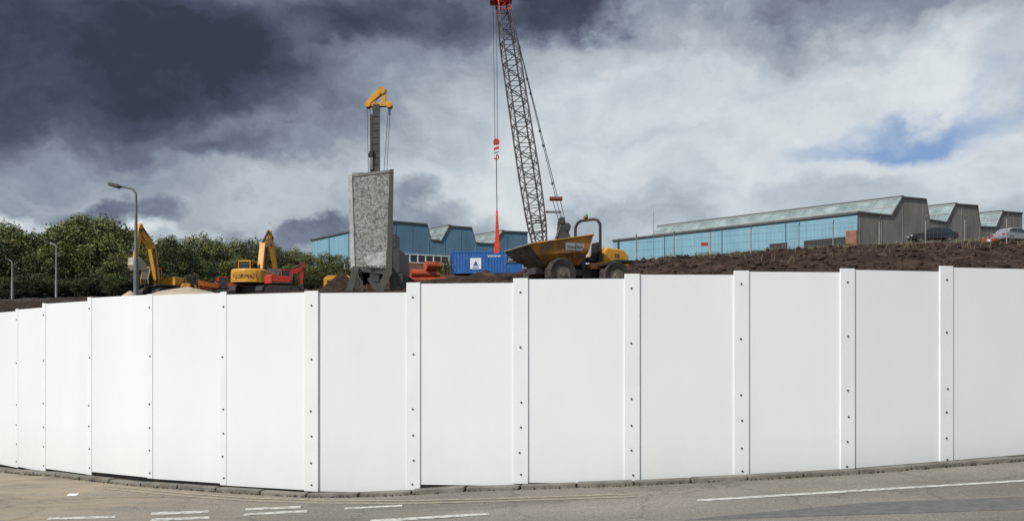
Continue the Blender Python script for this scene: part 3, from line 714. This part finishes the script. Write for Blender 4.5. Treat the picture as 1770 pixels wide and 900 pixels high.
dumper(987,505,30.5,math.radians(180+24),1.0,dyel)
dumper(318,516,62,math.radians(200),.62,orange,False)
dumper(347,515,60,math.radians(20),.62,orange,False)
p=W(583,492,70); b=Mb(); b.box(p.x-1.2,p.x+1.2,p.y,p.y+1.6,p.z-.5,p.z+.6,yellow); b.prism([(p.x-1.2,p.z+.6),(p.x+1.2,p.z+.6),(p.x+.9,p.z+.85),(p.x-.9,p.z+.85)],p.y+.1,p.y+1.5,yellow)
b.box(p.x-.9,p.x-.1,p.y-.03,p.y-.003,p.z-.1,p.z+.4,black); b.tube((p.x+1.3,p.y,p.z+.1),(p.x+1.3,p.y+1.2,p.z+.1),.3,orange); b.make('generator')
# ---------------------------------------------------------------- precast panel on legs
D=32; base=W(645,505,D); e=empty('precast_concrete_panel',base,math.radians(8)); S=D/F
def lx(px,py): return ((px-645)*S,(505-py)*S)
mott=bpy.data.materials.new('weathered_board'); mott.use_nodes=True; nt=mott.node_tree; bs=nt.nodes['Principled BSDF']; bs.inputs['Roughness'].default_value=.85
tc=nt.nodes.new('ShaderNodeTexCoord'); vo=nt.nodes.new('ShaderNodeTexVoronoi'); vo.inputs['Scale'].default_value=14; nz=nt.nodes.new('ShaderNodeTexNoise'); nz.inputs['Scale'].default_value=5; nz.inputs['Detail'].default_value=10; nz.inputs['Roughness'].default_value=.75
nt.links.new(tc.outputs['Object'],vo.inputs['Vector']); nt.links.new(tc.outputs['Object'],nz.inputs['Vector'])
mx=nt.nodes.new('ShaderNodeMix'); mx.data_type='RGBA'; mx.inputs[0].default_value=.6; nt.links.new(vo.outputs['Color'],mx.inputs[6]); nt.links.new(nz.outputs['Fac'],mx.inputs[7])
bw=nt.nodes.new('ShaderNodeRGBToBW'); nt.links.new(mx.outputs[2],bw.inputs[0]); cr=nt.nodes.new('ShaderNodeValToRGB'); ce=cr.color_ramp.elements
ce[0].position=.36; ce[0].color=(.14,.135,.125,1); ce[1].position=.66; ce[1].color=(.44,.43,.40,1); nt.links.new(bw.outputs[0],cr.inputs['Fac']); nt.links.new(cr.outputs['Color'],bs.inputs['Base Color'])
b=Mb()
b.prism([lx(609,300),lx(674,295),lx(668,462),lx(613,462)],-.02,.1,mott)
b.prism([lx(628,445),lx(667,432),lx(667,467),lx(640,470),(lx(636,458))],-.03,-.021,mat('lime_scraped',(.62,.62,.60),.8,(.34,.34,.33),6))
b.make('face_board').parent=e
b=Mb(); pale_edge=mat('pale_edge',(.62,.62,.60),.7,(.4,.4,.38),3)
b.prism([lx(602,304),lx(609,303),lx(614,463),lx(607,463)],-.05,.35,pale_edge)
b.prism([lx(673,293),lx(680,292),lx(677,475),lx(667,475)],-.1,.4,mat('dark_concrete',(.10,.098,.092),.85))
b.prism([lx(603,304),lx(680,292),lx(680,296),lx(603,308)],-.04,.3,concrete)
b.prism([lx(609,460),lx(668,463),lx(668,474),lx(610,468)],-.03,.3,MATS['dark_concrete'])
b.make('edge_frames').parent=e
b=Mb(); lg=MATS['dark_concrete']
b.bar(lx(616,462),lx(604,506),.26,.26,-.15,.1,lg); b.bar(lx(622,470),lx(626,506),.12,.12,.5,.7,lg)
b.bar(lx(672,468),lx(655,506),.3,.28,-.15,.1,lg); b.bar(lx(677,466),lx(702,506),.26,.2,.3,.5,lg); b.bar(lx(675,462),lx(682,506),.28,.3,.1,.3,lg)
b.bar(lx(636,480),lx(650,500),.12,.12,.1,.25,lg)
b.make('legs').parent=e
text('stencil','HARSLOFT',.21,MATS['dark_concrete'],e,((650-645)*S,-.036,(505-462)*S),(math.pi/2,0,0))
# ---------------------------------------------------------------- piling rig
D=42; base=W(650,500,D); e=empty('piling_rig',base); S=D/F
def lx(px,py): return ((px-650)*S,(500-py)*S)
b=Mb()
b.prism([lx(644,500),lx(656,500),lx(656,182),lx(645,182)],-.18,.18,dark)
for k in range(26):
    z=.4+k*.36; b.box(-.22,.22,-.2,-.19,z,z+.03,dark)
b.box(-.30,-.2,-.1,.1,0,9.2,dark)
b.prism([lx(640,295),lx(646,295),lx(646,262),lx(641,268)],-.25,.1,steel); b.prism([lx(638,272),lx(646,272),lx(646,262),lx(640,264)],-.3,.2,black)
b.make('mast').parent=e
b=Mb()
b.bar(lx(633,183),lx(660,156),.2,.32,-.16,.16,yellow); b.bar(lx(655,156),lx(667,160),.3,.25,-.17,.17,yellow)
b.bar(lx(665,158),lx(663,182),.16,.2,-.15,.15,yellow); b.bar(lx(634,183),lx(677,181),.16,.16,-.14,.14,yellow); b.bar(lx(648,166),lx(645,184),.15,.2,-.13,.13,yellow)
for (px,py,r) in ((636,182,.15),(673,182,.17),(660,158,.2)):
    x,z=lx(px,py); b.tube((x,-.2,z),(x,.2,z),r,yellow,n=18)
b.make('mast_head').parent=e
b=Mb()
for px,p2,yy in ((635,638,-.1),(639,640,.1),(672,664,-.1),(674,668,.1)):
    x,z=lx(px,184); x2,z2=lx(p2,330 if px<660 else 300); b.tube((x,yy,z),(x2,yy,z2),.015,dark,n=5)
x,z=lx(674,200); b.tube((x,-.1,z+.4),(x,-.1,z),.05,dark)
b.make('cables').parent=e
b=Mb(); b.box(-1.2,1.2,.4,4.2,.9,2.2,dark); b.box(-1.4,-.9,.2,4.6,0,.85,rubber); b.box(.9,1.4,.2,4.6,0,.85,rubber); b.box(.2,1.0,.4,1.8,2.2,3.0,dark); b.tube((0,1.5,2.2),(0,.1,5.2),.1,dark)
b.make('carrier',bevel=.03).parent=e
# ---------------------------------------------------------------- lattice crane
D=62; foot=W(934,428,D); tip=W(868,2,D); e=empty('lattice_boom_crane',W(960,470,D)); S=D/F
ax=(tip-foot); Lb=ax.length; a=ax.normalized(); s0=a.cross(Vector((0,1,0))).normalized()*-1; y0=a.cross(s0)
ang=math.radians(18); s=s0*math.cos(ang)+y0*math.sin(ang); q=a.cross(s)
def hw(t): return interp(t,[0,.1,.3,.8,1],[.42,.60,.66,.58,.42])
def cp(t,k):
    c=foot+a*(Lb*t); w=hw(t); sx,qy=((-1,-1),(1,-1),(1,1),(-1,1))[k]; return c+s*(w*sx)+q*(w*qy*.85)
b=Mb(); N=24
for i in range(N):
    t0,t1=i/N,(i+1)/N; m=red if i>=N-1 else boomm
    for k in range(4):
        b.tube(cp(t0,k),cp(t1,k),.07,m,n=6,cap=False)
        k2=(k+1)%4
        if i%2: b.tube(cp(t0,k),cp(t1,k2),.036,m,n=5,cap=False)
        else: b.tube(cp(t0,k2),cp(t1,k),.036,m,n=5,cap=False)
        b.tube(cp(t0,k),cp(t0,k2),.03,m,n=5,cap=False)
        tm_=(t0+t1)/2
        if i<3: b.tube(cp(tm_,k),cp(tm_,k2),.05,m,n=5,cap=False)
c=tip+a*.3
for k in range(-1,2): b.tube(c+q*(k*.3-.08),c+q*(k*.3+.08),.55,red,n=20)
b.prism([(c.x-.9,c.z-.45),(c.x+.8,c.z-.3),(c.x+.5,c.z+.5),(c.x-.6,c.z+.5)],D-.5,D+.5,red)
o=b.make('boom'); child(o,e)
b=Mb(); rope=dark
hk=W(858,246,D)
b.tube(W(852,-8,D),W(855.5,246,D),.022,rope,n=4); b.tube(W(858,-8,D),W(860,246,D),.022,rope,n=4)
eq=W(961,343,D)
b.tube(tip+s*.5,eq,.028,rope,n=4); b.tube(tip+s*.8+q*.7,eq+Vector((.2,.5,0)),.028,rope,n=4)
for py in (80,135,160,225,250,315):
    t=(py-2)/(343-2); P=(tip+s*.5).lerp(eq,t); b.tube(P,P+(eq-P).normalized()*.18,.09,rope,n=6)
gt=W(972,384,D)
for dx in (-.3,0,.3): b.tube(eq+Vector((dx,0,0)),gt+Vector((dx*.8,0,0)),.025,rope,n=4)
b.tube(hk+Vector((0,0,-1.0)),W(859,366,D),.035,rope,n=5)
child(b.make('ropes'),e)
b=Mb()
x,z=hk.x,hk.z
for k in range(4): b.prism([(x-.2,z-.08-k*.2),(x+.2,z+.06-k*.2),(x+.2,z-.13-k*.2),(x-.2,z-.27-k*.2)],D-.15,D+.15,red if k%2==0 else white)
b.tube((x,D-.17,z),(x,D+.17,z),.24,red,n=14)
pts=[Vector((x+.18*math.cos(t),D,z-1.15+.18*math.sin(t))) for t in [math.radians(v) for v in (90,40,-10,-60,-110,-160)]]
b.path(pts,.05,red)
child(b.make('hook_block'),e)
b=Mb()
A0=W(859,364,D);A1=W(860,437,D)
b.hexa([A0+Vector((-.06,-.05,0)),A0+Vector((.06,-.05,0)),A0+Vector((.06,.05,0)),A0+Vector((-.06,.05,0))],[A1+Vector((-.2,-.05,0)),A1+Vector((.12,-.05,0)),A1+Vector((.12,.05,0)),A1+Vector((-.2,.05,0))],sling)
b.tube(A0,W(856,437,D),.07,sling); b.tube(A0,W(863,430,D),.06,sling)
child(b.make('lifting_sling'),e)
b=Mb()
b.tube(eq+Vector((-.5,0,-.02)),eq+Vector((.5,0,-.02)),.17,mat('rusty_red',(.25,.06,.04),.6),n=12); b.box(eq.x-.45,eq.x+.5,D-.2,D+.2,eq.z-.1,eq.z+.1,MATS['rusty_red'])
b2=W(957,366,D); b.box(b2.x-.6,b2.x+.6,D-.1,D+.1,b2.z-.08,b2.z+.06,steel)
for dy in (-.8,.8):
    f1=W(955,432,D);f2=W(990,432,D); tp=gt+Vector((0,dy,0)); b.tube(f1+Vector((0,dy,0)),tp,.13,dark); b.tube(f2+Vector((0,dy,0)),tp,.1,dark)
b.tube(gt+Vector((-.1,-1,0)),gt+Vector((-.1,1,0)),.25,dark,n=14); b.tube(gt+Vector((.3,-1,-.5)),gt+Vector((.3,1,-.5)),.3,dark,n=14)
z=gt.z; b.box(gt.x-.35,gt.x+.4,D-.9,D+.9,z-1.6,z-.2,dark)
hb=W(925,457,D); h1=W(1005,457,D)
b.box(hb.x,h1.x,D-1.5,D+1.5,hb.z-.7,hb.z+.75,red); b.box(hb.x-.4,hb.x+1.2,D-2.2,D-1.52,hb.z-.6,hb.z+1.0,red)
b.box(hb.x-.5,h1.x+.3,D-2.4,D-1.6,hb.z-2,hb.z-.9,rubber); b.box(hb.x-.5,h1.x+.3,D+1.6,D+2.4,hb.z-2,hb.z-.9,rubber)
child(b.make('crane_house'),e)
# ---------------------------------------------------------------- world
w=bpy.data.worlds.new('World'); scene.world=w; w.use_nodes=True; nt=w.node_tree; L=nt.links
for n in list(nt.nodes): nt.nodes.remove(n)
N=nt.nodes.new
out=N('ShaderNodeOutputWorld'); sky=N('ShaderNodeTexSky'); sky.sky_type='NISHITA'; sky.sun_disc=False
sv=Vector((-.74,-.67,0)).normalized(); el=math.radians(40); SUN=Vector((sv.x*math.cos(el),sv.y*math.cos(el),math.sin(el)))
sky.sun_elevation=el; sky.sun_rotation=math.atan2(SUN.x,SUN.y)
tint=N('ShaderNodeMix'); tint.data_type='RGBA'; tint.blend_type='MULTIPLY'; tint.inputs[0].default_value=1; L.new(sky.outputs[0],tint.inputs[6]); tint.inputs[7].default_value=(.62,.84,1.15,1)
bgS=N('ShaderNodeBackground'); bgS.inputs['Strength'].default_value=.085; L.new(tint.outputs[2],bgS.inputs['Color'])
tc=N('ShaderNodeTexCoord'); G=tc.outputs['Generated']
def vmath(op,a,b=None,sc=None):
    n=N('ShaderNodeVectorMath'); n.operation=op
    for i,v in enumerate((a,b)):
        if v is None: continue
        if isinstance(v,(tuple,Vector)): n.inputs[i].default_value=tuple(v)
        else: L.new(v,n.inputs[i])
    if sc is not None: n.inputs['Scale'].default_value=sc
    return n
def math_(op,a,b=None,clamp=False):
    n=N('ShaderNodeMath'); n.operation=op; n.use_clamp=clamp
    for i,v in enumerate((a,b)):
        if v is None: continue
        if isinstance(v,(int,float)): n.inputs[i].default_value=v
        else: L.new(v,n.inputs[i])
    return n.outputs[0]
def noise(vec,scale,detail,rough=.55,st=None,off=(0,0,0)):
    mp=N('ShaderNodeMapping'); mp.inputs['Scale'].default_value=st or (1,1,1); mp.inputs['Location'].default_value=off; L.new(vec,mp.inputs['Vector'])
    n=N('ShaderNodeTexNoise'); n.inputs['Scale'].default_value=scale; n.inputs['Detail'].default_value=detail; n.inputs['Roughness'].default_value=rough; L.new(mp.outputs[0],n.inputs['Vector']); return n
n1=noise(G,3.0,3,.5,(1,1,1.7)); c1=vmath('SUBTRACT',n1.outputs['Color'],(.5,.5,.5)); c1s=vmath('SCALE',c1.outputs[0],sc=.20)
n1b=noise(G,10,7,.60,(1,1,1.4),(3,1,2)); c1b=vmath('SUBTRACT',n1b.outputs['Color'],(.5,.5,.5)); c1bs=vmath('SCALE',c1b.outputs[0],sc=.12)
wv=vmath('ADD',G,c1s.outputs[0]); wv=vmath('ADD',wv.outputs[0],c1bs.outputs[0]).outputs[0]
def dirp(px,py): return Vector(((px-885)/F,1,(HZ-py)/F)).normalized()
def blob(px,py,rx,ry,amt,soft=.35):
    c=dirp(px,py); d=vmath('SUBTRACT',wv,tuple(c)); m=vmath('MULTIPLY',d.outputs[0],(F/rx,2.0,F/ry)); l=vmath('LENGTH',m.outputs[0])
    mr=N('ShaderNodeMapRange'); mr.interpolation_type='SMOOTHSTEP'; mr.inputs[1].default_value=1+soft; mr.inputs[2].default_value=max(0,1-soft); mr.inputs[3].default_value=0; mr.inputs[4].default_value=amt
    L.new(l.outputs['Value'],mr.inputs[0]); return mr.outputs[0]
def total(lst):
    t=lst[0]
    for x in lst[1:]: t=math_('ADD',t,x)
    return t
darkness=total([blob(150,70,450,125,.28,.7),blob(120,30,330,90,.10,.6),blob(60,230,230,110,.14,.7),blob(380,120,170,55,.12,.6),blob(330,30,240,55,.08,.6),blob(690,0,150,60,.32,.6),blob(955,-5,85,48,.34,.6),blob(1400,-30,420,70,.20,.7),blob(1700,5,100,45,.14,.6),
  blob(60,310,120,40,.12,.6),blob(230,352,72,24,.26,.4),blob(530,402,60,24,.26,.4),blob(360,406,60,12,.18,.4),blob(770,374,72,26,.20,.5),blob(1080,376,110,30,.12,.5),blob(430,268,90,22,.12,.5),blob(1350,330,220,20,.05,.7)])
bright=total([blob(590,110,120,60,.08,.7),blob(1220,140,420,90,.22,.8),blob(1100,300,440,60,.14,.8),blob(620,350,460,40,.15,.8),blob(140,388,260,20,.26,.7),blob(1640,270,220,80,.22,.8),blob(850,300,110,120,.10,.8),blob(1500,170,160,50,.10,.8)])
base=noise(wv,3.6,8,.54,(1,1,2.0),(7,2,5)); bb=N('ShaderNodeMapRange'); bb.inputs[1].default_value=.3; bb.inputs[2].default_value=.72; bb.inputs[3].default_value=-.14; bb.inputs[4].default_value=.15; L.new(base.outputs['Fac'],bb.inputs[0])
fine=noise(wv,13,7,.58,(1,1,1.8),(1,4,9)); fb2=N('ShaderNodeMapRange'); fb2.inputs[1].default_value=.3; fb2.inputs[2].default_value=.7; fb2.inputs[3].default_value=-.07; fb2.inputs[4].default_value=.07; L.new(fine.outputs['Fac'],fb2.inputs[0])
val=math_('ADD',.54,bb.outputs[0]); val=math_('ADD',val,fb2.outputs[0]); val=math_('ADD',val,bright); val=math_('SUBTRACT',val,darkness,True)
cr=N('ShaderNodeValToRGB'); e_=cr.color_ramp.elements
e_[0].position=0; e_[0].color=(.042,.049,.075,1); e_[1].position=1; e_[1].color=(.79,.83,.85,1)
for p_,c_ in ((.15,(.078,.092,.140)),(.30,(.150,.175,.240)),(.45,(.27,.32,.385)),(.62,(.45,.51,.565)),(.8,(.64,.69,.725))):
    x=e_.new(p_); x.color=(*c_,1)
L.new(val,cr.inputs['Fac'])
bgC=N('ShaderNodeBackground'); bgC.inputs['Strength'].default_value=1.0; L.new(cr.outputs[0],bgC.inputs['Color'])
gap=math_('MULTIPLY',total([blob(1575,212,85,28,.85,.8),blob(1440,250,60,16,.35,.8),blob(1710,150,50,18,.3,.8)]),1.0,True)
mxs=N('ShaderNodeMixShader'); L.new(gap,mxs.inputs[0]); L.new(bgC.outputs[0],mxs.inputs[1]); L.new(bgS.outputs[0],mxs.inputs[2]); L.new(mxs.outputs[0],out.inputs['Surface'])
ld=bpy.data.lights.new('sun','SUN'); ld.energy=4.0; ld.angle=math.radians(.6); ld.color=(1,.96,.90); lo=bpy.data.objects.new('sun',ld); scene.collection.objects.link(lo)
lo.rotation_euler=(-SUN).to_track_quat('-Z','Y').to_euler(); lo.location=(-20,-20,30)
cd=bpy.data.cameras.new('camera'); cd.lens=28; cd.sensor_width=36; cd.clip_end=8000; cd.shift_y=(HZ-450)/1770
co=bpy.data.objects.new('camera',cd); scene.collection.objects.link(co); co.location=(0,0,EYE); co.rotation_euler=(math.pi/2,0,0); scene.camera=co
scene.view_settings.view_transform='Standard'; scene.view_settings.look='None'; scene.view_settings.exposure=0
